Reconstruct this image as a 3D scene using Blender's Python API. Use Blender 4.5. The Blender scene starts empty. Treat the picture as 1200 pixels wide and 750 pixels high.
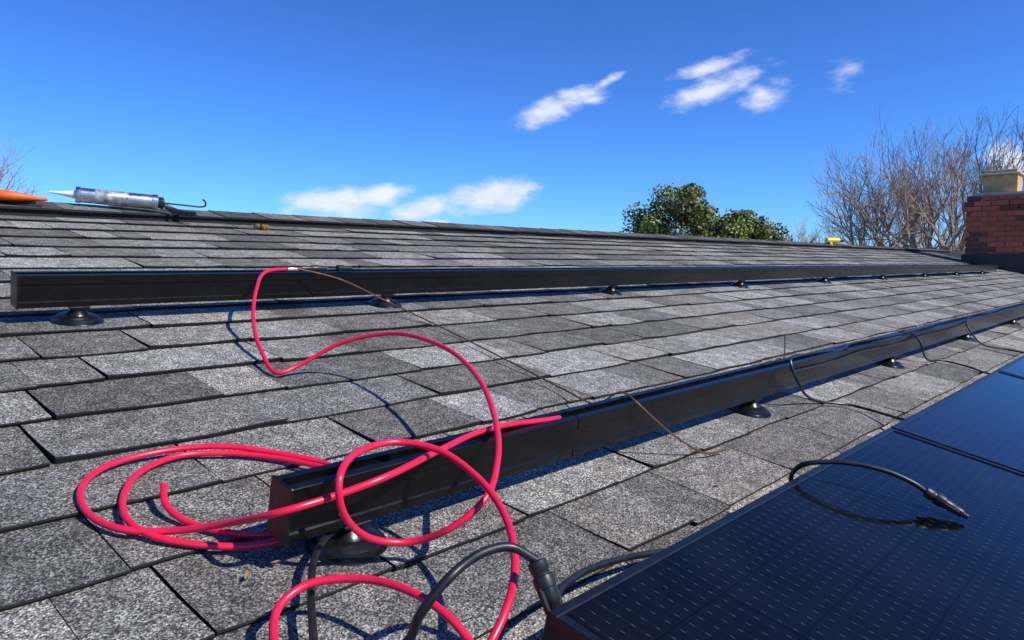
import bpy, math, random
import bmesh
from mathutils import Vector, Matrix, noise
random.seed(7)
R=random.Random(11)
scene=bpy.context.scene
PH=math.asin(0.2171)
ROOF=Matrix.Rotation(PH,4,'X')     # roof frame: x along ridge, y up the slope, z off the roof
GROUND=-4.6
def W(u,v,h=0): return ROOF@Vector((u,v,h))

# ---------------------------------------------------------------- helpers
def link(o): scene.collection.objects.link(o); return o
def mesh_obj(name,verts,faces,mats,matidx=None,smooth=False,mw=None,parent=None,attr=None):
    me=bpy.data.meshes.new(name); me.from_pydata([tuple(v) for v in verts],[],faces)
    for m in (mats if isinstance(mats,list) else [mats]): me.materials.append(m)
    if matidx: me.polygons.foreach_set('material_index',matidx)
    if smooth: me.polygons.foreach_set('use_smooth',[True]*len(me.polygons))
    if attr:
        a=me.attributes.new('tone','FLOAT_COLOR','POINT')
        flat=[]
        for c in attr: flat+= [c[0],c[1],c[2],1.0]
        a.data.foreach_set('color',flat)
    me.update()
    o=bpy.data.objects.new(name,me); link(o)
    if parent is not None: o.parent=parent
    if mw is not None: o.matrix_world=mw
    return o
class MB:
    def __init__(s): s.v=[];s.f=[];s.m=[];s.t=[]
    def add(s,vs,fs,mi=0,tone=None):
        b=len(s.v); s.v+= [Vector(x) for x in vs]; s.f+=[tuple(i+b for i in f) for f in fs]
        s.m+=(list(mi) if isinstance(mi,list) else [mi]*len(fs))
        s.t+=[tone or (1,1,1)]*len(vs)
    def box(s,x0,x1,y0,y1,z0,z1,mi=0,tone=None,mat=None,bev=0):
        if bev:
            b=bev
            vs=[];
            for z,i in ((z0,b),(z0+b,0),(z1-b,0),(z1,b)):
                vs+=[(x0+i,y0+i,z),(x1-i,y0+i,z),(x1-i,y1-i,z),(x0+i,y1-i,z)]
            fs=[(3,2,1,0),(12,13,14,15)]
            for k in range(3):
                for j in range(4):
                    fs.append((k*4+j,k*4+(j+1)%4,k*4+4+(j+1)%4,k*4+4+j))
        else:
            vs=[(x0,y0,z0),(x1,y0,z0),(x1,y1,z0),(x0,y1,z0),(x0,y0,z1),(x1,y0,z1),(x1,y1,z1),(x0,y1,z1)]
            fs=[(3,2,1,0),(4,5,6,7),(0,1,5,4),(1,2,6,5),(2,3,7,6),(3,0,4,7)]
        if mat is not None: vs=[mat@Vector(p) for p in vs]
        s.add(vs,fs,mi,tone)
    def lathe(s,prof,n=24,mi=0,mat=None,cap=True):
        vs=[];fs=[]
        for r,z in prof:
            for i in range(n):
                a=2*math.pi*i/n; vs.append(Vector((r*math.cos(a),r*math.sin(a),z)))
        for k in range(len(prof)-1):
            for i in range(n):
                fs.append((k*n+i,k*n+(i+1)%n,(k+1)*n+(i+1)%n,(k+1)*n+i))
        if cap:
            fs.append(tuple(range(n))[::-1]); fs.append(tuple((len(prof)-1)*n+i for i in range(n)))
        if mat is not None: vs=[mat@p for p in vs]
        s.add(vs,fs,mi)
    def tube(s,pts,rad,n=8,mi=0,step=0.006,smooth=True):
        P=catmull(pts,step) if smooth else [Vector(p) for p in pts]
        N=len(P)
        rr=rad if callable(rad) else (lambda t:rad)
        t0=(P[1]-P[0]).normalized()
        nrm=t0.orthogonal().normalized(); vs=[];fs=[]
        for i in range(N):
            t=(P[min(i+1,N-1)]-P[max(i-1,0)]).normalized()
            nrm=(nrm-t*nrm.dot(t)).normalized(); bn=t.cross(nrm); r=rr(i/(N-1))
            for j in range(n):
                a=2*math.pi*j/n; vs.append(P[i]+(nrm*math.cos(a)+bn*math.sin(a))*r)
        for i in range(N-1):
            for j in range(n): fs.append((i*n+j,i*n+(j+1)%n,(i+1)*n+(j+1)%n,(i+1)*n+j))
        fs.append(tuple(range(n))[::-1]); fs.append(tuple((N-1)*n+j for j in range(n)))
        s.add(vs,fs,mi)
    def obj(s,name,mats,smooth=False,mw=None,parent=None,attr=False):
        o=mesh_obj(name,s.v,s.f,mats,s.m,smooth,mw,parent,s.t if attr else None)
        return o
def catmull(pts,step):
    p=[Vector(q) for q in pts]; p=[p[0]*2-p[1]]+p+[p[-1]*2-p[-2]]; out=[]
    for i in range(1,len(p)-2):
        a,b,c,d=p[i-1:i+3]; n=max(2,int((c-b).length/step))
        ta=0; tb=ta+max((b-a).length,1e-4)**.5; tc=tb+max((c-b).length,1e-4)**.5; td=tc+max((d-c).length,1e-4)**.5
        for k in range(n):
            t=tb+(tc-tb)*k/n
            A1=a*((tb-t)/(tb-ta))+b*((t-ta)/(tb-ta)); A2=b*((tc-t)/(tc-tb))+c*((t-tb)/(tc-tb)); A3=c*((td-t)/(td-tc))+d*((t-tc)/(td-tc))
            B1=A1*((tc-t)/(tc-ta))+A2*((t-ta)/(tc-ta)); B2=A2*((td-t)/(td-tb))+A3*((t-tb)/(td-tb))
            out.append(B1*((tc-t)/(tc-tb))+B2*((t-tb)/(tc-tb)))
    out.append(p[-2]); return out
def sm_edges(o,ang=35):
    me=o.data; me.polygons.foreach_set('use_smooth',[True]*len(me.polygons))
    bm=bmesh.new(); bm.from_mesh(me)
    for e in bm.edges:
        if len(e.link_faces)==2 and e.calc_face_angle(0)>math.radians(ang): e.smooth=False
    bm.to_mesh(me); bm.free()

class NT:
    def __init__(s,name):
        s.mat=bpy.data.materials.new(name); s.mat.use_nodes=True; s.nt=s.mat.node_tree
        s.b=s.nt.nodes['Principled BSDF']
    def n(s,t,**k):
        nd=s.nt.nodes.new(t)
        for a,v in k.items(): setattr(nd,a,v)
        return nd
    def l(s,a,b): s.nt.links.new(a,b)
    def math(s,op,a,b=None,clamp=False):
        nd=s.n('ShaderNodeMath',operation=op,use_clamp=clamp)
        for i,x in enumerate((a,b)):
            if x is None: continue
            if isinstance(x,(int,float)): nd.inputs[i].default_value=x
            else: s.l(x,nd.inputs[i])
        return nd.outputs[0]
    def mix(s,f,a,b,bt='MIX'):
        nd=s.n('ShaderNodeMix',data_type='RGBA',blend_type=bt)
        for i,x in ((0,f),(6,a),(7,b)):
            if isinstance(x,(int,float)): nd.inputs[i].default_value=x
            elif isinstance(x,tuple): nd.inputs[i].default_value=x if len(x)==4 else (*x,1)
            else: s.l(x,nd.inputs[i])
        return nd.outputs[2]
    def ramp(s,x,stops,interp='LINEAR'):
        nd=s.n('ShaderNodeValToRGB'); cr=nd.color_ramp; cr.interpolation=interp
        while len(cr.elements)<len(stops): cr.elements.new(0.5)
        for e,(p,c) in zip(cr.elements,stops): e.position=p; e.color=(*c,1) if isinstance(c,tuple) else (c,c,c,1)
        s.l(x,nd.inputs[0]); return nd.outputs[0]
def simple(name,col,rough=.5,metal=0,var=.15,scale=30,bump=0.0,spec=.5):
    m=NT(name); tc=m.n('ShaderNodeTexCoord'); nz=m.n('ShaderNodeTexNoise'); nz.inputs['Scale'].default_value=scale; nz.inputs['Detail'].default_value=3
    m.l(tc.outputs['Object'],nz.inputs['Vector'])
    lo=tuple(c*(1-var) for c in col); hi=tuple(min(1,c*(1+var)) for c in col)
    m.l(m.ramp(nz.outputs[0],[(.3,lo),(.7,hi)]),m.b.inputs['Base Color'])
    rr=m.n('ShaderNodeMapRange'); m.l(nz.outputs[0],rr.inputs[0]); rr.inputs[3].default_value=max(.02,rough-.08); rr.inputs[4].default_value=min(1,rough+.1)
    m.l(rr.outputs[0],m.b.inputs['Roughness']); m.b.inputs['Metallic'].default_value=metal; m.b.inputs['Specular IOR Level'].default_value=spec
    if bump:
        bp=m.n('ShaderNodeBump'); bp.inputs['Strength'].default_value=bump; bp.inputs['Distance'].default_value=.003
        m.l(nz.outputs[0],bp.inputs['Height']); m.l(bp.outputs[0],m.b.inputs['Normal'])
    return m.mat

# ---------------------------------------------------------------- shingle material
def shingle_mat(name,dark=1.0):
    m=NT(name); tc=m.n('ShaderNodeTexCoord'); ob=tc.outputs['Object']
    vo=m.n('ShaderNodeTexVoronoi'); vo.inputs['Scale'].default_value=500; m.l(ob,vo.inputs['Vector'])
    sep=m.n('ShaderNodeSeparateColor'); m.l(vo.outputs['Color'],sep.inputs[0])
    nb=m.n('ShaderNodeTexNoise'); nb.inputs['Scale'].default_value=24; nb.inputs['Detail'].default_value=5; nb.inputs['Roughness'].default_value=.7; m.l(ob,nb.inputs['Vector'])
    v=m.math('ADD',sep.outputs[0],m.math('MULTIPLY',m.math('SUBTRACT',nb.outputs[0],.5),.95))
    g=m.ramp(v,[(0,(.060,.058,.056)),(.24,(.125,.122,.116)),(.46,(.24,.236,.222)),(.72,(.40,.39,.365)),(.92,(.66,.645,.60))],'CONSTANT')
    at=m.n('ShaderNodeAttribute',attribute_name='tone')
    c=m.mix(1.0,g,at.outputs['Color'],'MULTIPLY')
    ns=m.n('ShaderNodeTexNoise'); ns.inputs['Scale'].default_value=1.7; ns.inputs['Detail'].default_value=5; ns.inputs['Roughness'].default_value=.6
    mp=m.n('ShaderNodeMapping'); mp.inputs['Scale'].default_value=(1.6,.6,1); m.l(ob,mp.inputs[0]); m.l(mp.outputs[0],ns.inputs['Vector'])
    c=m.mix(1.0,c,m.ramp(ns.outputs[0],[(.32,(.76,.72,.64)),(.5,(.98,.96,.925)),(.68,(1.08,1.07,1.05))]),'MULTIPLY')
    nl=m.n('ShaderNodeTexNoise'); nl.inputs['Scale'].default_value=7; nl.inputs['Detail'].default_value=6; nl.inputs['Roughness'].default_value=.75; m.l(ob,nl.inputs['Vector'])
    lm=m.ramp(nl.outputs[0],[(.56,0.0),(.72,.5)])
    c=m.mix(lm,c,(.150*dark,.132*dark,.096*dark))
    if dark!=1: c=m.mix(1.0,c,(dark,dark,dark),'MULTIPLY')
    m.l(c,m.b.inputs['Base Color']); m.b.inputs['Roughness'].default_value=.88; m.b.inputs['Specular IOR Level'].default_value=.3
    bp=m.n('ShaderNodeBump'); bp.inputs['Strength'].default_value=.6; bp.inputs['Distance'].default_value=.0019; m.l(vo.outputs['Distance'],bp.inputs['Height'])
    m.l(bp.outputs[0],m.b.inputs['Normal'])
    return m.mat
M_SH=shingle_mat('asphalt_shingle'); M_CAP_SHADE=shingle_mat('ridge_cap_and_gable_shade',.6)
M_UNDER_SHADE=simple('underlayment_and_course_shade',(.012,.012,.013),.95)
M_RAIL=simple('black_anodised_aluminium',(.004,.004,.0042),.24,.0,.3,60,spec=.34)
M_FOOT=simple('black_cast_mount',(.007,.007,.007),.3,0,.3,90,.2)
M_STEEL=simple('stainless_steel',(.55,.55,.56),.3,1,.1,60)
M_RED=simple('red_cable_jacket',(.84,.013,.062),.30,0,.06,40,.05,.55)
M_BLK=simple('black_rubber',(.014,.014,.015),.40,0,.3,80,.1)
M_FRM=simple('black_panel_frame',(.008,.008,.009),.3,0,.2,50)
M_COP=simple('brown_copper_wire',(.17,.085,.04),.4,.3,.2,60)
M_WOOD=simple('weathered_trim',(.55,.54,.5),.6,0,.1,12)

# ---------------------------------------------------------------- house
house=bpy.data.objects.new('house',None); link(house)
U0,U1=-2.5,16.0; V0,VR=-2.6,3.10; EXP=.143
def tile_field(mb,u0,u1,v0,v1,rng,clip=None):
    v=v0
    while v<v1:
        vend=min(v+EXP+.012,v1)
        u=u0-rng.random()*.3; last=None; row=.94+.12*rng.random()
        while u<u1:
            w=rng.choice([.11,.16,.20,.24,.29,.34])*(.9+.2*rng.random())
            gapw=rng.choice([.0012,.0025,.0045])
            a=max(u,u0); b=min(u+w-gapw,u1); u+=w
            if b-a<.02: continue
            if clip and not clip((a+b)/2,v): continue
            t=.0055+.0040*rng.random()
            dv=(rng.random()-.5)*.009
            ch=[.60,.70,.80,.90,1.0,1.1,1.2,1.32]
            tone=rng.choice(ch)
            if last and abs(tone-last)<.12: tone=rng.choice(ch)
            last=tone; tone*=row
            wv=1+.05*(rng.random()-.4)
            tc=(tone*wv,tone,tone*(2-wv)*.99)
            near=(a<5 and v>-.2 and v<2.6)
            S=max(2,int((b-a)/.04)) if near else 1
            curl=rng.random()*.0035; sk=(rng.random()-.5)*.004
            vs=[];fs=[];mi=[]
            for i in range(S+1):
                x=a+(b-a)*i/S
                jj=noise.noise(Vector((x*9,v*31,0)))*.005+noise.noise(Vector((x*60,v*31,0)))*.0012+dv
                e=curl*(abs(2*i/S-1)**2)
                s0=sk if i in (0,S) else 0
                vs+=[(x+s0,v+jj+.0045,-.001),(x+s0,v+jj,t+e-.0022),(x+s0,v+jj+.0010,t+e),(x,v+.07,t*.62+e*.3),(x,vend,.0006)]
            for i in range(S):
                q=i*5
                for j in range(4): fs.append((q+j,q+5+j,q+6+j,q+1+j)); mi.append(1 if j<2 else 0)  # butt faces near-black: bare asphalt, plus course shadow lines put into the colour
            e=S*5
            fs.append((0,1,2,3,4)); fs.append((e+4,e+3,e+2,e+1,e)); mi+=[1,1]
            mb.add(vs,fs,mi,tc)
        v+=EXP
rr=random.Random(5)
mb=MB(); tile_field(mb,U0,13.6,V0+.03,VR-.02,rr,clip=lambda u,v: u<11.35+ (v-1.4)*1.15 if v>1.0 else u<11.35)
mb.obj('roof_shingles',[M_SH,M_UNDER_SHADE],mw=ROOF,parent=house,attr=True)
mb=MB(); mb.add([(U0,V0,-.002),(U1,V0,-.002),(U1,VR,-.002),(U0,VR,-.002),(U0,V0,-.03),(U1,V0,-.03),(U1,VR,-.03),(U0,VR,-.03)],
   [(0,1,2,3),(7,6,5,4),(0,4,5,1),(1,5,6,2),(2,6,7,3),(3,7,4,0)]); mb.obj('roof_deck',M_UNDER_SHADE,mw=ROOF,parent=house)
rz=VR*math.sin(PH); ry=VR*math.cos(PH)
BACK=Matrix.Translation((0,ry,rz))@Matrix.Rotation(math.pi,4,'Z')@Matrix.Rotation(PH,4,'X')
mb=MB(); tile_field(mb,-U1,-U0,-5.7,-.03,rr); mb.obj('back_roof_shingles',[M_SH,M_UNDER_SHADE],mw=BACK,parent=house,attr=True)
mb=MB(); mb.box(-U1,-U0,-5.7,0,-.03,-.002); mb.obj('back_roof_deck',M_UNDER_SHADE,mw=BACK,parent=house)
RID=Matrix.Translation((0,ry,rz))
mb=MB()
hw=.135; tn=math.tan(PH)
CHF=[(0,1,7,6),(1,3,9,7),(3,5,11,9),(5,4,10,11),(2,0,6,8),(4,2,8,10),(0,2,3,1),(2,4,5,3),(6,7,9,8),(8,9,11,10)]
def chev(x0,x1,hw,z0,z1,mi,tone=None):
    P=[(-hw,-hw*tn),( 0,0),(hw,-hw*tn)]
    vs=[]
    for x in (x0,x1):
        for (y,z) in P: vs+=[(x,y,z+z0),(x,y,z+z1)]
    mb.add(vs,CHF,mi,tone)
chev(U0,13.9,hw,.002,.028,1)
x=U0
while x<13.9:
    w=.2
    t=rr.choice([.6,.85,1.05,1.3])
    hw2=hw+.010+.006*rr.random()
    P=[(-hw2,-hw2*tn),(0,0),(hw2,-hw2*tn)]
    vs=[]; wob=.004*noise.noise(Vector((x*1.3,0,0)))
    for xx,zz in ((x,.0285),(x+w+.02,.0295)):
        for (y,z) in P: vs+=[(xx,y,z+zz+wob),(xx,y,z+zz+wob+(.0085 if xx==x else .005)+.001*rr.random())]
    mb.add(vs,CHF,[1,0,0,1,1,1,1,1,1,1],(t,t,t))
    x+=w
mb.obj('ridge_vent',[M_CAP_SHADE,M_UNDER_SHADE],mw=RID,parent=house,attr=True)
cz=rz+.02; cx=14.6
L=Vector((11.35,1.40*math.cos(PH),1.40*math.sin(PH)))
slope=(cz-L.z)/(cx-11.35)
ang=math.atan(slope)
CGM=Matrix.Translation((cx,0,cz))@Matrix.Rotation(-math.pi/2,4,'Z')@Matrix.Rotation(ang,4,'X')
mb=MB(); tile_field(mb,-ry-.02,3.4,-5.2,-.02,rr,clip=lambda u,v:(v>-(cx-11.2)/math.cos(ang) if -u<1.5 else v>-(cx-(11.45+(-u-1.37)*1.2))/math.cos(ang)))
mb.obj('cross_gable_shingles',[M_CAP_SHADE,M_UNDER_SHADE],mw=CGM,parent=house,attr=True)  # slope turned from the sun: its shade is painted in with darker shingle colour
m=NT('brick_wall'); tc=m.n('ShaderNodeTexCoord'); mp=m.n('ShaderNodeMapping'); mp.inputs['Rotation'].default_value=(math.pi/2,0,0); m.l(tc.outputs['Object'],mp.inputs[0])
bt=m.n('ShaderNodeTexBrick'); bt.inputs['Scale'].default_value=4.5; bt.inputs['Color1'].default_value=(.25,.07,.045,1); bt.inputs['Color2'].default_value=(.17,.05,.035,1); bt.inputs['Mortar'].default_value=(.35,.32,.28,1); m.l(mp.outputs[0],bt.inputs['Vector']); m.l(bt.outputs[0],m.b.inputs['Base Color']); m.b.inputs['Roughness'].default_value=.85; M_WALL=m.mat
ez=V0*math.sin(PH); ey=V0*math.cos(PH)
mb=MB()
yb=ry+5.7*math.cos(PH)
x0,x1=U0+.35,15.6; y0,y1=ey+.35,yb-.35; zt=ez-.02
mb.add([(x0,y0,GROUND),(x1,y0,GROUND),(x1,y1,GROUND),(x0,y1,GROUND),(x0,y0,zt),(x1,y0,zt),(x1,y1,zt),(x0,y1,zt),(x0,ry,rz-.1),(x1,ry,rz-.1)],
 [(0,1,5,4),(1,2,6,9,5),(2,3,7,6),(3,0,4,8,7)]); mb.obj('walls',M_WALL,parent=house)
mb=MB(); mb.box(U0,U1,ey-.02,ey+.005,ez-.2,ez-.01); mb.box(U0,U1,ey-.13,ey-.022,ez-.13,ez-.115);mb.box(U0,U1,ey-.135,ey-.128,ez-.115,ez-.01); mb.obj('gutter',M_WOOD,parent=house)

# ---------------------------------------------------------------- chimney (individual bricks)
M_CB=NT('chimney_brick'); at=M_CB.n('ShaderNodeAttribute',attribute_name='tone'); tc=M_CB.n('ShaderNodeTexCoord'); nz=M_CB.n('ShaderNodeTexNoise'); nz.inputs['Scale'].default_value=40; nz.inputs['Detail'].default_value=6; M_CB.l(tc.outputs['Object'],nz.inputs['Vector'])
M_CB.l(M_CB.mix(1.0,at.outputs['Color'],M_CB.ramp(nz.outputs[0],[(.3,.7),(.7,1.2)]),'MULTIPLY'),M_CB.b.inputs['Base Color']); M_CB.b.inputs['Roughness'].default_value=.9; M_CB=M_CB.mat
M_MORT=simple('mortar',(.24,.19,.16),.95,0,.2,20)
M_FLUE=simple('tan_flue_tile',(.62,.36,.15),.8,0,.2,14)
M_CONC=simple('mortar_cap',(.50,.46,.38),.9,0,.15,14)
ch=MB(); cx0,cx1,cy0,cy1=11.62,12.35,1.23,2.20
zb,ztop=.15,1.38; bh=.068
ch.box(cx0+.01,cx1-.01,cy0+.01,cy1-.01,zb,ztop,1)
k=0; z=zb
while z<ztop-.01:
    top=ztop-z; off=0.0
    if top<.23: off=.028
    if top<.075: off=.0
    X0,X1,Y0,Y1=cx0-off,cx1+off,cy0-off,cy1+off
    for (p0,p1,fixed,ax) in ((X0,X1,Y0,'y0'),(X0,X1,Y1,'y1'),(Y0,Y1,X0,'x0'),(Y0,Y1,X1,'x1')):
        p=p0+(0 if k%2==0 else -.1)
        if ax[0]=='x': p=p0+(-.1 if k%2==0 else 0)
        while p<p1-.005:
            a=max(p,p0); b=min(p+.195,p1); p+=.205
            if b-a<.03: continue
            g=R.random(); col=(.40+.20*g,.085+.06*g,.042+.03*g)
            if R.random()<.2: col=(.19,.055,.04)
            jt=R.random()*.003
            if ax=='y0': ch.box(a,b,fixed-jt,fixed+.09,z+.004,z+bh-.004,0,col)
            if ax=='y1': ch.box(a,b,fixed-.09,fixed+jt,z+.004,z+bh-.004,0,col)
            if ax=='x0': ch.box(fixed-jt-.001,fixed+.088,a+.001,b-.001,z+.0045,z+bh-.0045,0,col)
            if ax=='x1': ch.box(fixed-.088,fixed+jt+.001,a+.001,b-.001,z+.0045,z+bh-.0045,0,col)
    z+=bh; k+=1
ch.box(cx0+.04,cx1-.04,cy0+.05,cy1-.05,ztop-.005,ztop+.035,3)
fy0,fy1=1.66,2.05
ch.box(cx0+.14,cx0+.50,fy0,fy1,ztop+.03,ztop+.27,2,bev=.01)
ch.box(cx0+.11,cx0+.53,fy0-.03,fy1+.03,ztop+.27,ztop+.295,3,bev=.006)
ch.box(cx0+.15,cx0+.49,fy0+.01,fy1-.01,ztop+.295,ztop+.34,2,bev=.006)
ch.box(cx0-.035,cx1+.035,cy0-.035,cy1+.035,.1,.60,4)
ch.obj('brick_chimney',[M_CB,M_MORT,M_FLUE,M_CONC,M_FOOT],attr=True)

# ---------------------------------------------------------------- rails and mounts
prof=[(-.019,0),(-.019,.011),(-.0168,.013),(-.0168,.046),(-.019,.048),(-.019,.0655),(-.018,.0665),(-.008,.0665),(-.008,.058),(.008,.058),(.008,.0665),(.018,.0665),(.019,.0655),(.019,.048),(.0168,.046),(.0168,.013),(.019,.011),(.019,0)]
def rail(vc,u0,segs,feet):
    mb=MB(); n=len(prof)
    for (a,b) in segs:
        vs=[(a,vc+y,.0405+z) for y,z in prof]+[(b,vc+y,.0405+z) for y,z in prof]
        fs=[(i,(i+1)%n,n+(i+1)%n,n+i) for i in range(n)]
        fs+= [tuple(range(n))[::-1],tuple(range(n,2*n))]
        mb.add(vs,fs,0)
    a=segs[0][0]
    mb.box(a-.004,a-.0005,vc-.0205,vc+.0205,.0385,.1085,1,bev=.0012)
    for i in range(len(segs)-1):
        e=segs[i][1]; mb.box(e-.06,e+.06,vc-.0165,vc+.0165,.043,.098,1)
    mb.obj('mounting_rail',[M_RAIL,M_FOOT,M_STEEL],mw=ROOF)
    for u in feet:
        f=MB(); T=Matrix.Translation((u,vc-.003,.003))
        f.lathe([(.050,0),(.050,.003),(.048,.006),(.041,.007),(.039,.012),(.035,.0145),(.022,.017),(.019,.021),(.013,.026),(.013,.034),(.0,.034)],36,0,T,cap=False)
        f.box(u-.019,u+.019,vc-.019,vc+.028,.0345,.0395,0,bev=.001)
        f.box(u-.019,u+.019,vc+.0205,vc+.0255,.037,.075,0,bev=.001)
        f.lathe([(.0085,0),(.0085,.005),(.006,.006)],6,1,Matrix.Translation((u,vc+.0255,.060))@Matrix.Rotation(-math.pi/2,4,'X'))
        f.lathe([(.011,0),(.011,.005)],6,0,Matrix.Translation((u+.004,vc-.004,.0245)))
        o=f.obj('roof_mount_foot',[M_FOOT,M_STEEL],mw=ROOF); sm_edges(o)
feet1=[.534,1.34,2.47,3.62,4.8,5.97,7.15,8.3,9.5]
feet2=[.515,1.62,2.68,3.80,4.95,6.1,7.3,8.5,9.7]
rail(1.658,.424,[(.424,3.95),(3.953,7.6),(7.603,10.25)],feet1)
rail(.652,.421,[(.421,.925),(.9275,3.4),(3.4025,7.0),(7.0025,10.6)],feet2)

# ---------------------------------------------------------------- solar panels
PW,PL_,PT=1.035,1.70,.10
m=NT('solar_cells_glass'); tc=m.n('ShaderNodeTexCoord'); sp=m.n('ShaderNodeSeparateXYZ'); m.l(tc.outputs['Object'],sp.inputs[0])
X,Y=sp.outputs[0],sp.outputs[1]
def lines(c,per,wid,off=0.0):
    a=m.math('ADD',c,off+100*per); a=m.math('MODULO',a,per); a=m.math('SUBTRACT',a,per/2); a=m.math('ABSOLUTE',a)
    return m.math('LESS_THAN',a,wid/2)
cw=.1675; chh=.0825
gx=lines(X,cw,.0024,cw/2-.015); gy=lines(Y,chh,.0018,chh/2)
gap=m.math('MAXIMUM',gx,gy)
bus=lines(X,cw/10,.0006,.004); dash=lines(Y,.0165,.0050)
pad_glint=m.math('MULTIPLY',bus,dash)  # solder-pad dashes, with the busbar glints painted into their pale colour
nz=m.n('ShaderNodeTexNoise'); nz.inputs['Scale'].default_value=3; m.l(tc.outputs['Object'],nz.inputs['Vector'])
base=m.ramp(nz.outputs[0],[(.3,(.0020,.0026,.0045)),(.7,(.0040,.0048,.0080))])
du=m.n('ShaderNodeTexNoise'); du.inputs['Scale'].default_value=6; du.inputs['Detail'].default_value=6; du.inputs['Roughness'].default_value=.7; m.l(tc.outputs['Object'],du.inputs['Vector'])
c=m.mix(bus,base,(.014,.014,.016)); c=m.mix(pad_glint,c,(.11,.105,.105)); c=m.mix(gap,c,(.0008,.0008,.001))
c=m.mix(m.ramp(du.outputs[0],[(.48,0.0),(.85,.03)]),c,(.17,.17,.17))
m.l(c,m.b.inputs['Base Color']); m.b.inputs['IOR'].default_value=1.28
mr=m.n('ShaderNodeMapRange'); m.l(du.outputs[0],mr.inputs[0]); mr.inputs[1].default_value=.3; mr.inputs[2].default_value=.75; mr.inputs[3].default_value=.05; mr.inputs[4].default_value=.13; m.l(mr.outputs[0],m.b.inputs['Roughness'])
M_CELL=m.mat
for i in range(9):
    mb=MB(); t=.011
    w=PW-.010
    mb.box(0,w,-t,0,-.035,0,0,bev=.0012); mb.box(0,w,-PL_,-PL_+t,-.035,0,0,bev=.0012)
    mb.box(0,t,-PL_+t+.0003,-t-.0003,-.035,0,0,bev=.0012); mb.box(w-t,w,-PL_+t+.0003,-t-.0003,-.035,0,0,bev=.0012)
    mb.add([(t-.001,-PL_+t-.001,-.0022),(w-t+.001,-PL_+t-.001,-.0022),(w-t+.001,-t+.001,-.0022),(t-.001,-t+.001,-.0022)],[(0,1,2,3)],1)
    mb.add([(t-.001,-PL_+t-.001,-.007),(w-t+.001,-PL_+t-.001,-.007),(w-t+.001,-t+.001,-.007),(t-.001,-t+.001,-.007)],[(3,2,1,0)],0)
    for vv in (-.35,-1.32):
        mb.box(w-.012,w+.022,vv-.02,vv+.02,.0005,.0035,0,bev=.001)
        mb.lathe([(.005,0),(.005,.005)],6,0,Matrix.Translation((w+.005,vv,.0035)))
    mb.obj('solar_panel',[M_FRM,M_CELL],mw=ROOF@Matrix.Translation((.503+i*PW,.338,PT)))
for vc in (-.012,-.982):
    mb=MB(); n=len(prof); a,b=.56,9.7
    vs=[(a,vc+y,.0245+z*.6) for y,z in prof]+[(b,vc+y,.0245+z*.6) for y,z in prof]
    mb.add(vs,[(i,(i+1)%n,n+(i+1)%n,n+i) for i in range(n)]+[tuple(range(n))[::-1],tuple(range(n,2*n))],0)
    for u in [.8+1.15*k for k in range(8)]: mb.lathe([(.051,.003),(.051,.009),(.04,.015),(.025,.025)],24,0,Matrix.Translation((u,vc,0)))
    mb.obj('mounting_rail',M_RAIL,mw=ROOF)

# ---------------------------------------------------------------- cables
def mm(l): return [(a/1000,b/1000,c) for a,b,c in l]
A=mm([(1120,1640,.118),(1035,1636,.117),(946,1625,.116),(848,1503,.1),(794,1408,.06),(755,1300,.03),(739,1203,.015),(781,1196,.03),(842,1157,.08),(895,1072,.12),(887,918,.14),(826,768,.14),(745,649,.13),(662,561,.12),(605,522,.1),(567,531,.07),(541,569,.04),(495,588,.05),(458,592,.09),(455,601,.125),(507,641,.13),(567,644,.13),(599,601,.13),(605,538,.12),(587,477,.11),(547,420,.1),(501,381,.09),(461,363,.07),(436,361,.05),(400,340,.03),(350,345,.02),(318,400,.02),(324,470,.03),(338,515,.03),(358,543,.04),(391,548,.05),(429,517,.06),(447,467,.07),(454,418,.07),(456,383,.06),(441,344,.05),(430,300,.03),(390,240,.012),(330,190,.01)])
B=mm([(900,652,.104),(840,652,.108),(789,653,.112),(712,647,.115),(615,624,.115),(514,598,.115),(456,611,.10),(402,624,.09),(380,700,.045),(346,753,.02),(306,792,.015),(291,846,.013),(305,911,.013),(349,955,.013),(424,964,.015),(496,936,.02),(557,877,.02),(592,820,.022),(590,795,.024),(575,835,.018),(550,880,.014),(503,923,.013),(439,945,.013),(376,919,.013),(338,868,.013),(320,805,.015),(330,760,.015),(369,718,.013),(416,689,.013),(459,680,.017),(512,689,.018),(540,705,.018),(525,712,.014),(474,700,.013),(435,704,.013),(395,739,.013),(373,781,.013),(366,815,.02),(375,843,.03)])
RC=MB(); RC.tube(A,.0042,12); RC.tube(B,.0042,12)
RC.lathe([(.0062,0),(.0075,.004),(.0075,.03),(.009,.032),(.009,.05),(.006,.052),(.006,.075)],14,1,Matrix.Translation((1.04,1.636,.118))@Matrix.Rotation(math.pi/2,4,'Y'))
RC.lathe([(.006,0),(.009,.002),(.009,.02),(.0065,.022),(.0065,.045)],14,1,Matrix.Translation((1.15,1.638,.118))@Matrix.Rotation(math.pi/2,4,'Y'))
RC.lathe([(.0046,0),(.0052,.001),(.0052,.03)],10,2,Matrix.Translation((1.0,1.633,.1175))@Matrix.Rotation(math.pi/2,4,'Y'))
o=RC.obj('red_cable',[M_RED,M_BLK,M_STEEL],mw=ROOF); sm_edges(o,50)
def align(p,d): return Matrix.Translation(p)@Vector(d).to_track_quat('Z','Y').to_matrix().to_4x4()
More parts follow.
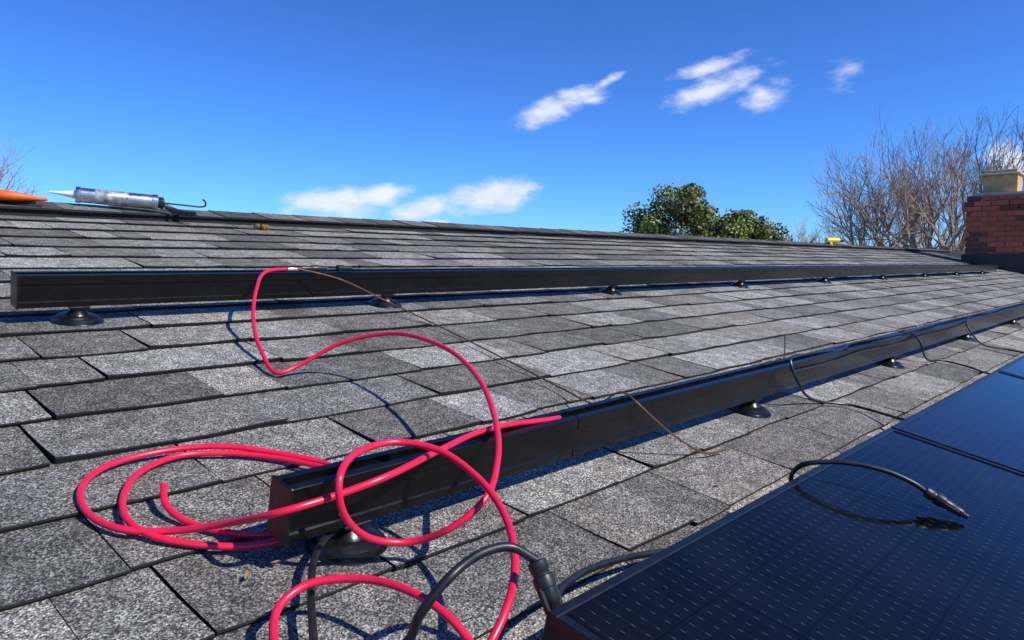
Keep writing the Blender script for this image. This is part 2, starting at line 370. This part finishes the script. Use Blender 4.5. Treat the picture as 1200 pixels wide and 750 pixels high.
def connector(mb,p,d,s=1.0):
    mb.lathe([(.0055*s,0),(.0085*s,.001),(.0085*s,.010),(.0075*s,.011),(.0075*s,.014),(.0092*s,.015),(.0098*s,.020),(.0092*s,.026),(.0075*s,.027),(.0075*s,.040),(.0065*s,.041),(.0065*s,.052),(.004*s,.053),(.004*s,.06)],18,0,align(p,d))
    mm_=align(p,d)
    mb.box(-.0105*s,-.007*s,-.0025,.0025,.024,.048,0,mat=mm_); mb.box(.007*s,.0105*s,-.0025,.0025,.024,.048,0,mat=mm_)
bc=MB()
C1=mm([(400,450,.012),(419,425,.05),(416,410,.09),(437,404,.12),(481,407,.13),(513,399,.13),(527,378,.122)])
bc.tube(C1,.0046,12); connector(bc,Vector(C1[-1]),(0.0,-.55,-.6),1.1)
bc.tube(mm([(530,350,.09),(533,335,.07),(560,300,.055)]),.004,8)
bc.tube(mm([(560,300,.055),(548,345,.06),(560,368,.075),(609,385,.07),(690,402,.05),(780,407,.03),(851,395,.02),(909,350,.02),(940,300,.03)]),.0042,10)
bc.tube(mm([(530,660,.02),(486,645,.03),(446,615,.03),(408,564,.03),(370,500,.03),(340,450,.03),(300,400,.012)]),.0042,10)
o=bc.obj('black_cable',M_BLK,mw=ROOF); sm_edges(o,50)
pc=MB(); PC=mm([(1150,300,.05),(1125,345,.055),(1108,356,.085),(1094,343,.112),(1092,334,.12),(1115,291,.135),(1142,239,.137),(1160,201,.128),(1166,190,.122)])
pc.tube(PC,.0036,12); connector(pc,Vector(PC[-1]),(.06,-.35,-.10),.95)
o=pc.obj('black_cable',M_BLK,mw=ROOF); sm_edges(o,50)
w=MB(); w.tube(mm([(1027,1630,.120),(1129,1590,.10),(1275,1560,.04),(1316,1374,.016),(1272,1082,.018),(1240,900,.020),(1170,770,.045),(1105,675,.111),(1083,632,.112),(1112,606,.085),(1161,586,.052),(1240,558,.014),(1300,547,.013)]),.0020,6)
w.obj('copper_wire',M_COP,mw=ROOF)
w=MB()
w.tube(mm([(3152,650,.112),(2616,640,.116),(2237,655,.112),(2146,640,.112),(1892,645,.118),(1740,628,.118),(1752,600,.07),(1850,590,.02),(1943,526,.014),(1900,430,.03),(1866,389,.04),(1855,330,.055),(1850,290,.06)]),.0034,8)
w.tube(mm([(2300,700,.014),(2500,760,.014),(2700,730,.02),(2780,655,.114),(2840,620,.09),(2908,590,.02),(3010,560,.014),(3020,480,.015),(2970,400,.02),(2960,330,.05)]),.0032,8)
w.tube(mm([(4600,660,.112),(4200,640,.116),(3900,655,.112),(3700,640,.113),(3600,620,.09),(3620,560,.03),(3750,480,.014),(3700,380,.03),(3680,320,.05)]),.0036,8)
w.tube(mm([(1780,628,.09),(2000,629,.086),(2300,629,.094),(2600,628,.085),(2900,629,.092),(3200,629,.088),(3500,629,.092)]),.0022,8)
w.obj('black_wire',M_BLK,mw=ROOF)
w=MB()
w.tube(mm([(1560,740,.014),(1600,700,.05),(1663,655,.115),(1720,640,.12),(1745,650,.14),(1775,670,.17)]),.0014,6)
w.tube(mm([(1700,655,.113),(1780,668,.11),(1860,710,.06),(1900,760,.012)]),.0014,6)
w.obj('tie_wire',M_BLK,mw=ROOF)

# ---------------------------------------------------------------- small leaves and needles blown onto the roof
rl=random.Random(41); lf=MB()
for i in range(150):
    u=rl.uniform(.2,7); v=rl.choice([rl.uniform(.3,3.0),rl.uniform(.55,.8),rl.uniform(1.6,1.8)]); a=rl.random()*6.28; Ls=rl.uniform(.004,.011); ws=rl.uniform(.0012,.004)
    T=Matrix.Translation((u,v,.0105))@Matrix.Rotation(a,4,'Z')@Matrix.Rotation(rl.uniform(-.4,.4),4,'X')
    g=rl.random()
    lf.add([T@Vector(p) for p in ((-Ls,0,0),(0,-ws,.0015),(Ls,0,.002),(0,ws,.0015))],[(0,1,2,3)],0,(.16+.2*g,.09+.13*g,.04+.05*g))
m=NT('dry_leaf'); at=m.n('ShaderNodeAttribute',attribute_name='tone'); m.l(at.outputs['Color'],m.b.inputs['Base Color']); m.b.inputs['Roughness'].default_value=.8
lf.obj('dry_leaf_litter',m.mat,mw=ROOF,attr=True)

# ---------------------------------------------------------------- tools on the ridge
M_ALU=simple('brushed_aluminium',(.62,.63,.64),.28,1,.15,25)
M_WHT=simple('white_plastic',(.75,.75,.72),.4,0,.05)
M_BLUEL=simple('cartridge_label',(.35,.38,.40),.4,.4,.6,45)
M_ORG=simple('orange_plastic',(.85,.13,.01),.4,0,.08)
M_YEL=simple('yellow_plastic',(.80,.55,.02),.4,0,.08)
g=MB()
p0=W(.975,3.07,.074); p1=W(1.235,2.985,.074); d=(p1-p0); Lg=d.length; Mg=align(p0,d)
g.lathe([(.004,-.085),(.006,-.06),(.013,-.015),(.016,-.002)],16,1,Mg)
g.lathe([(.022,-.004),(.029,-.003),(.030,0),(.030,.012),(.0275,.014),(.0275,Lg-.02),(.030,Lg-.018),(.030,Lg),(.012,Lg+.004)],28,0,Mg)
g.lathe([(.0279,.06),(.0281,.061),(.0281,.17),(.0279,.171)],28,3,Mg)
g.lathe([(.020,Lg),(.022,Lg+.004),(.022,Lg+.02),(.014,Lg+.024)],20,2,Mg)
up=Vector((0,0,1))
side=d.normalized().cross(up).normalized()
def gp(a,s,h): return p0+d.normalized()*a+side*s+up*h
g.tube([gp(Lg,0,0),gp(Lg+.09,0,.0),gp(Lg+.16,0,.0),gp(Lg+.175,0,.006),gp(Lg+.175,0,.022),gp(Lg+.165,0,.03)],.0035,8,2)
g.tube([gp(Lg+.015,0,-.005),gp(Lg+.05,.004,-.02),gp(Lg+.09,.02,-.032),gp(Lg+.13,.05,-.035)],.009,10,2)
g.tube([gp(Lg+.01,.0,.0),gp(Lg+.04,.02,-.025),gp(Lg+.07,.045,-.036),gp(Lg+.105,.085,-.04)],.006,10,2)
o=g.obj('caulking_gun',[M_ALU,M_WHT,M_BLK,M_BLUEL]); sm_edges(o,40)
s=MB()
q0=W(.765,3.03,.056)
for k,(dx,dy) in enumerate(((.0,.0),(.0,-.045))):
    s.tube([q0+Vector((-.16,.02,.01)),q0+Vector((-.08,.0+dy*.6,.006)),q0+Vector((-.02,-.01+dy,.002)),q0+Vector((.06,-.03+dy*.7,-.004)),q0+Vector((.085,-.035+dy*.5,-.004))],lambda t:.007+.011*math.sin(min(1,t*1.15)*math.pi),12,0)
s.box(-.30,-.14,.005,.045,-.004,.010,1,mat=Matrix.Translation(q0),bev=.003)
s.tube([q0+Vector((-.16,.02,-.010)),q0+Vector((0,-.03,-.016)),q0+Vector((.05,-.06,-.016))],.007,8,2)
o=s.obj('orange_handled_snips',[M_ORG,M_STEEL,M_BLK]); sm_edges(o,50)
s=MB(); T=Matrix.Translation(W(8.75,3.02,.085))@Matrix.Rotation(-.6,4,'Z')@Matrix.Rotation(1.2,4,'X')
s.lathe([(.02,-.11),(.032,-.10),(.034,0),(.030,.06),(.022,.065),(.020,.10),(.010,.125),(.004,.13)],16,0,T@Matrix.Rotation(math.pi/2,4,'Y'))
s.lathe([(.0225,.066),(.0215,.10),(.011,.127)],16,1,T@Matrix.Rotation(math.pi/2,4,'Y'))
s.box(-.08,-.035,-.15,-.01,-.025,.02,1,mat=T,bev=.006); s.box(-.12,.02,-.21,-.15,-.035,.03,0,mat=T,bev=.008)
o=s.obj('cordless_drill',[M_YEL,M_BLK]); sm_edges(o,40)
s=MB(); M_RUST=simple('rusty_brown',(.22,.085,.03),.8,0,.4,80,.5)
for k in range(3):
    s.lathe([(.004,0),(.012,.002),(.014,.01),(.010,.018),(.003,.02)],7,0,Matrix.Translation(W(1.60+.019*k,2.87-.012*(k%2),.006))@Matrix.Rotation(.5*k,4,'X'))
s.obj('rusty_fastener',M_RUST)

# ---------------------------------------------------------------- trees
M_BK=simple('bark',(.10,.075,.055),.9,0,.3,8,.5)
m=NT('evergreen_leaves'); at=m.n('ShaderNodeAttribute',attribute_name='tone')
m.l(m.mix(1.0,(.130,.155,.026),at.outputs['Color'],'MULTIPLY'),m.b.inputs['Base Color']); m.b.inputs['Roughness'].default_value=.5
M_LEAF=m.mat
def evergreen(name,loc,rx,rz_,z0,seed):
    r=random.Random(seed); root=bpy.data.objects.new(name,None); link(root); root.location=loc
    H=z0+rz_*2
    mb=MB(); mb.tube([(0,0,0),(.1,.05,H*.3),(.0,.1,H*.6),(.1,0,H*.85)],lambda t:.22*(1-t)+.04,8,0,step=.4)
    for i in range(16):
        a=r.random()*6.28; z=H*(.3+.5*r.random()); rd=rx*.7
        mb.tube([(0,0,z*.85),(math.cos(a)*rd*.5,math.sin(a)*rd*.5,z),(math.cos(a)*rd,math.sin(a)*rd,z+.5)],lambda t:.06*(1-t)+.012,5,0,step=.5)
    mb.obj('trunk_and_limbs',M_BK,parent=root)
    cl=MB(); c0=Vector((0,0,z0+rz_))
    lobes=[]
    for i in range(110):
        while True:
            p=Vector((r.uniform(-1,1),r.uniform(-1,1),r.uniform(-1,1)))
            if .45<p.length<.98: break
        lobes.append((c0+Vector((p.x*rx,p.y*rx,p.z*rz_)),r.uniform(.26,.58),r.choice([.40,.65,1,1.3,1.7])))
    for i in range(8):
        lobes.append((c0+Vector((r.uniform(-.3,.5),r.uniform(-.4,.3),rz_*.85+r.uniform(0,.3))),r.uniform(.25,.4),1.2))
    for (c,rad,tone) in lobes:
        for k in range(int(520*rad)):
            dv=Vector((r.gauss(0,1),r.gauss(0,1),r.gauss(0,1))).normalized()
            p=c+dv*rad*(r.random()**.35)*(1+.12*r.random())
            nn=(dv+Vector((r.gauss(0,.55),r.gauss(0,.55),r.gauss(0,.55)))).normalized(); t1=nn.orthogonal().normalized(); t2=nn.cross(t1); q=r.random()*3.14
            t1,t2=t1*math.cos(q)+t2*math.sin(q),t2*math.cos(q)-t1*math.sin(q)
            sz=r.uniform(.045,.08); tt=tone*(.7+.6*r.random())
            cl.add([p-t1*sz,p+t2*sz*.6,p+t1*sz,p-t2*sz*.6],[(0,1,2,3)],0,(tt,tt*(.95+.1*r.random()),tt*.9))
    cl.obj('foliage',M_LEAF,parent=root,attr=True)
evergreen('evergreen_tree',Vector((24.0,13.6,GROUND)),2.15,1.95,3.8,3)
evergreen('evergreen_tree',Vector((25.5,12.2,GROUND)),1.7,1.65,3.45,8)

M_TW=simple('bare_bark',(.36,.27,.20),.9,0,.3,3)
def bare_mesh(seed,Hh):
    r=random.Random(seed); mb=MB()
    def seg(p,q,r0,r1,n):
        d=(q-p).normalized(); a=d.orthogonal().normalized(); b=d.cross(a); vs=[]
        for (c,rad) in ((p,r0),(q,r1)):
            for j in range(n):
                an=2*math.pi*j/n; vs.append(c+(a*math.cos(an)+b*math.sin(an))*rad)
        mb.add(vs,[(j,(j+1)%n,n+(j+1)%n,n+j) for j in range(n)])
    def grow(p,d,L,rad,lev):
        ns=3 if lev<4 else 2; n=7 if lev<2 else (4 if lev<4 else 3)
        pts=[p]
        for i in range(ns):
            d=(d+Vector((r.gauss(0,.13),r.gauss(0,.13),r.gauss(0,.08)+.05))).normalized()
            q=pts[-1]+d*L/ns; seg(pts[-1],q,rad*(1-.3*i/ns),rad*(1-.3*(i+1)/ns),n); pts.append(q)
        if lev>=6: return
        for k in range(3):
            t=r.uniform(.4,1.0) if k>0 else 1.0
            idx=min(ns-1,int(t*ns)); pp=pts[idx].lerp(pts[idx+1],t*ns-idx) if t<1 else pts[-1]
            ax=Vector((r.gauss(0,1),r.gauss(0,1),r.gauss(0,1))); ax=(ax-d*ax.dot(d)).normalized()
            an=r.uniform(.35,.85) if k>0 else r.uniform(.05,.3)
            nd=(d*math.cos(an)+ax*math.sin(an)); nd.z+=.12; nd.normalize()
            grow(pp,nd,L*r.uniform(.60,.82),max(.0062,rad*.56),lev+1)
    grow(Vector((0,0,0)),Vector((0,0,1)),Hh*.27,Hh*.015,0)
    me=bpy.data.meshes.new('bare_tree'); me.from_pydata([tuple(v) for v in mb.v],[],mb.f); me.materials.append(M_TW); me.update()
    top=max(v.z for v in mb.v); return me,top
BM=[bare_mesh(s,10) for s in (21,34,57)]
def place_bare(dirxy,dist,topz,k,rot):
    me,top=BM[k]; o=bpy.data.objects.new('bare_tree',me); link(o)
    dx,dy=dirxy; l=math.hypot(dx,dy); o.location=(dx/l*dist,dy/l*dist,GROUND); s=(topz-GROUND)/top; o.scale=(s,s,s); o.rotation_euler=(0,0,rot)
def az(deg): return (math.cos(math.radians(deg)),math.sin(math.radians(deg)))
for (a,dist,tz,k,rt) in [(20.0,40,3.4,0,.3),(17.6,38,4.9,1,1.1),(15.0,36,6.0,2,2.0),(12.4,38,7.0,0,3.1),(10.4,34,6.6,1,4.0),(8.6,37,7.2,2,5.2),(16.0,46,6.4,2,4.4),(13.4,43,6.9,1,2.7),
                        (77.6,30,5.0,1,.5),(81,31,5.0,2,1.5)]:
    place_bare(az(a),dist,tz,k,rt)
rd=random.Random(9)
small,stp=bare_mesh(77,10)
DW=bpy.data.objects.new('distant_trees',None); link(DW)
for i in range(46):
    a=rd.uniform(-10,95) if i<30 else rd.uniform(8,24); D_=rd.uniform(85,130); o=bpy.data.objects.new('woodland_tree',small); link(o); o.parent=DW
    x,y=az(a); o.location=(x*D_,y*D_,GROUND-1); s=rd.uniform(.8,1.15)*9.4/stp; o.scale=(s*1.3,s*1.3,s); o.rotation_euler=(0,0,rd.random()*6)
# ---------------------------------------------------------------- ground
m=NT('lawn'); tc=m.n('ShaderNodeTexCoord'); nz=m.n('ShaderNodeTexNoise'); nz.inputs['Scale'].default_value=.3; nz.inputs['Detail'].default_value=10; m.l(tc.outputs['Object'],nz.inputs['Vector'])
m.l(m.ramp(nz.outputs[0],[(.35,(.07,.065,.03)),(.65,(.12,.11,.055))]),m.b.inputs['Base Color']); m.b.inputs['Roughness'].default_value=.95
mesh_obj('ground',[(-900,-900,GROUND),(900,-900,GROUND),(900,900,GROUND),(-900,900,GROUND)],[(0,1,2,3)],m.mat)

# ---------------------------------------------------------------- sky with clouds
w=bpy.data.worlds.new('World'); scene.world=w; w.use_nodes=True; nt=w.node_tree; nt.nodes.clear()
N=lambda t:nt.nodes.new(t); Lk=nt.links.new
def mth(op,a,b=None,cc=None,cl=False):
    nd=N('ShaderNodeMath'); nd.operation=op; nd.use_clamp=cl
    for i,x in enumerate((a,b,cc)):
        if x is None: continue
        if isinstance(x,(int,float)): nd.inputs[i].default_value=x
        else: Lk(x,nd.inputs[i])
    return nd.outputs[0]
EL,AZ=math.radians(42),math.atan2(.287,-.958)
sky=N('ShaderNodeTexSky'); sky.sky_type='NISHITA'; sky.sun_disc=False; sky.sun_elevation=EL; sky.sun_rotation=AZ; sky.air_density=1.0; sky.dust_density=.03; sky.ozone_density=3.0; sky.altitude=1500
gm=N('ShaderNodeGamma'); gm.inputs[1].default_value=1.15; Lk(sky.outputs[0],gm.inputs[0])
ti=N('ShaderNodeMix'); ti.data_type='RGBA'; ti.blend_type='MULTIPLY'; ti.inputs[0].default_value=1; Lk(gm.outputs[0],ti.inputs[6]); ti.inputs[7].default_value=(.40,.78,1.38,1)
tc=N('ShaderNodeTexCoord'); dirv=tc.outputs['Generated']
nz=N('ShaderNodeTexNoise'); nz.inputs['Scale'].default_value=22; nz.inputs['Detail'].default_value=7; nz.inputs['Roughness'].default_value=.58
mp=N('ShaderNodeMapping'); mp.inputs['Scale'].default_value=(1,1,2.2); Lk(dirv,mp.inputs[0]); Lk(mp.outputs[0],nz.inputs['Vector'])
clouds=[((.757,.620,.200),62,15,20,1.05),((.793,.566,.227),20,6,28,.7),((.785,.584,.207),22,6,5,.6),((.856,.457,.241),46,10,14,.8),((.866,.450,.216),60,17,17,1),((.893,.401,.204),32,17,20,.95),
 ((.564,.822,.077),68,21,6,1.15),((.604,.793,.086),46,15,8,1.15),((.647,.759,.068),38,16,12,1.15),((.716,.693,.088),70,22,13,1.2),((.656,.753,.052),30,7,0,.85),((.923,.319,.216),20,12,30,.15),((.982,.151,.115),30,20,10,.9)]
acc=None
PXR=1/873*1.1
for c,sx,sy,tilt,op in clouds:
    c=Vector(c).normalized(); right=c.cross(Vector((0,0,1))).normalized(); upv=right.cross(c)
    t=math.radians(tilt); e1=right*math.cos(t)+upv*math.sin(t); e2=c.cross(e1)*-1
    Mx=Matrix((c,e1,e2)).transposed()
    if Mx.determinant()<0: e2=-e2; Mx=Matrix((c,e1,e2)).transposed()
    mpn=N('ShaderNodeMapping'); mpn.vector_type='TEXTURE'; mpn.inputs['Location'].default_value=c; mpn.inputs['Rotation'].default_value=Mx.to_euler('XYZ'); mpn.inputs['Scale'].default_value=(.4,sx*PXR,sy*PXR)
    Lk(dirv,mpn.inputs[0])
    ln=N('ShaderNodeVectorMath'); ln.operation='LENGTH'; Lk(mpn.outputs[0],ln.inputs[0])
    v=mth('MULTIPLY_ADD',ln.outputs['Value'],-op,op)
    acc=v if acc is None else mth('MAXIMUM',acc,v)
nv=mth('SUBTRACT',nz.outputs[0],.5)
dens=mth('ADD',acc,mth('MULTIPLY',nv,1.7))
gate=mth('MULTIPLY_ADD',acc,2.0,1.0,cl=True)
al=N('ShaderNodeMapRange'); al.interpolation_type='SMOOTHSTEP'; Lk(mth('MULTIPLY',dens,gate),al.inputs[0]); al.inputs[1].default_value=-.02; al.inputs[2].default_value=.98
alpha=mth('MULTIPLY',al.outputs[0],.9)
cr=N('ShaderNodeMix'); cr.data_type='RGBA'; Lk(mth('MULTIPLY_ADD',nv,1.5,.6,cl=True),cr.inputs[0]); cr.inputs[6].default_value=(6.6,7.4,9.2,1); cr.inputs[7].default_value=(10.0,10.2,10.8,1)
mx=N('ShaderNodeMix'); mx.data_type='RGBA'; Lk(alpha,mx.inputs[0]); Lk(ti.outputs[2],mx.inputs[6]); Lk(cr.outputs[2],mx.inputs[7])
bg=N('ShaderNodeBackground'); bg.inputs[1].default_value=.10; Lk(mx.outputs[2],bg.inputs[0])
out=N('ShaderNodeOutputWorld'); Lk(bg.outputs[0],out.inputs[0])
w.cycles.sampling_method='MANUAL'; w.cycles.sample_map_resolution=512
sd=bpy.data.lights.new('sun','SUN'); sd.energy=4.9; sd.angle=math.radians(.53); sd.color=(1,.955,.885)
so=bpy.data.objects.new('sun',sd); link(so)
sv=Vector((math.cos(EL)*.287,-math.cos(EL)*.958,math.sin(EL))); so.rotation_euler=sv.to_track_quat('Z','Y').to_euler(); so.location=(0,0,20)

# ---------------------------------------------------------------- camera
cd=bpy.data.cameras.new('camera'); cam=bpy.data.objects.new('camera',cd); link(cam); scene.camera=cam
xr=Vector((.6745,-.7382,0)).normalized(); zb_=-Vector((.7361,.6726,-.0765)).normalized(); yu=zb_.cross(xr).normalized(); xr=yu.cross(zb_)
Mc=Matrix((xr,yu,zb_)).transposed().to_4x4(); Mc.translation=W(0,0,.497); cam.matrix_world=Mc
cd.sensor_width=36; cd.lens=26.19; cd.clip_start=.02; cd.clip_end=3000
scene.view_settings.view_transform='Standard'; scene.view_settings.look='None'; scene.view_settings.exposure=0
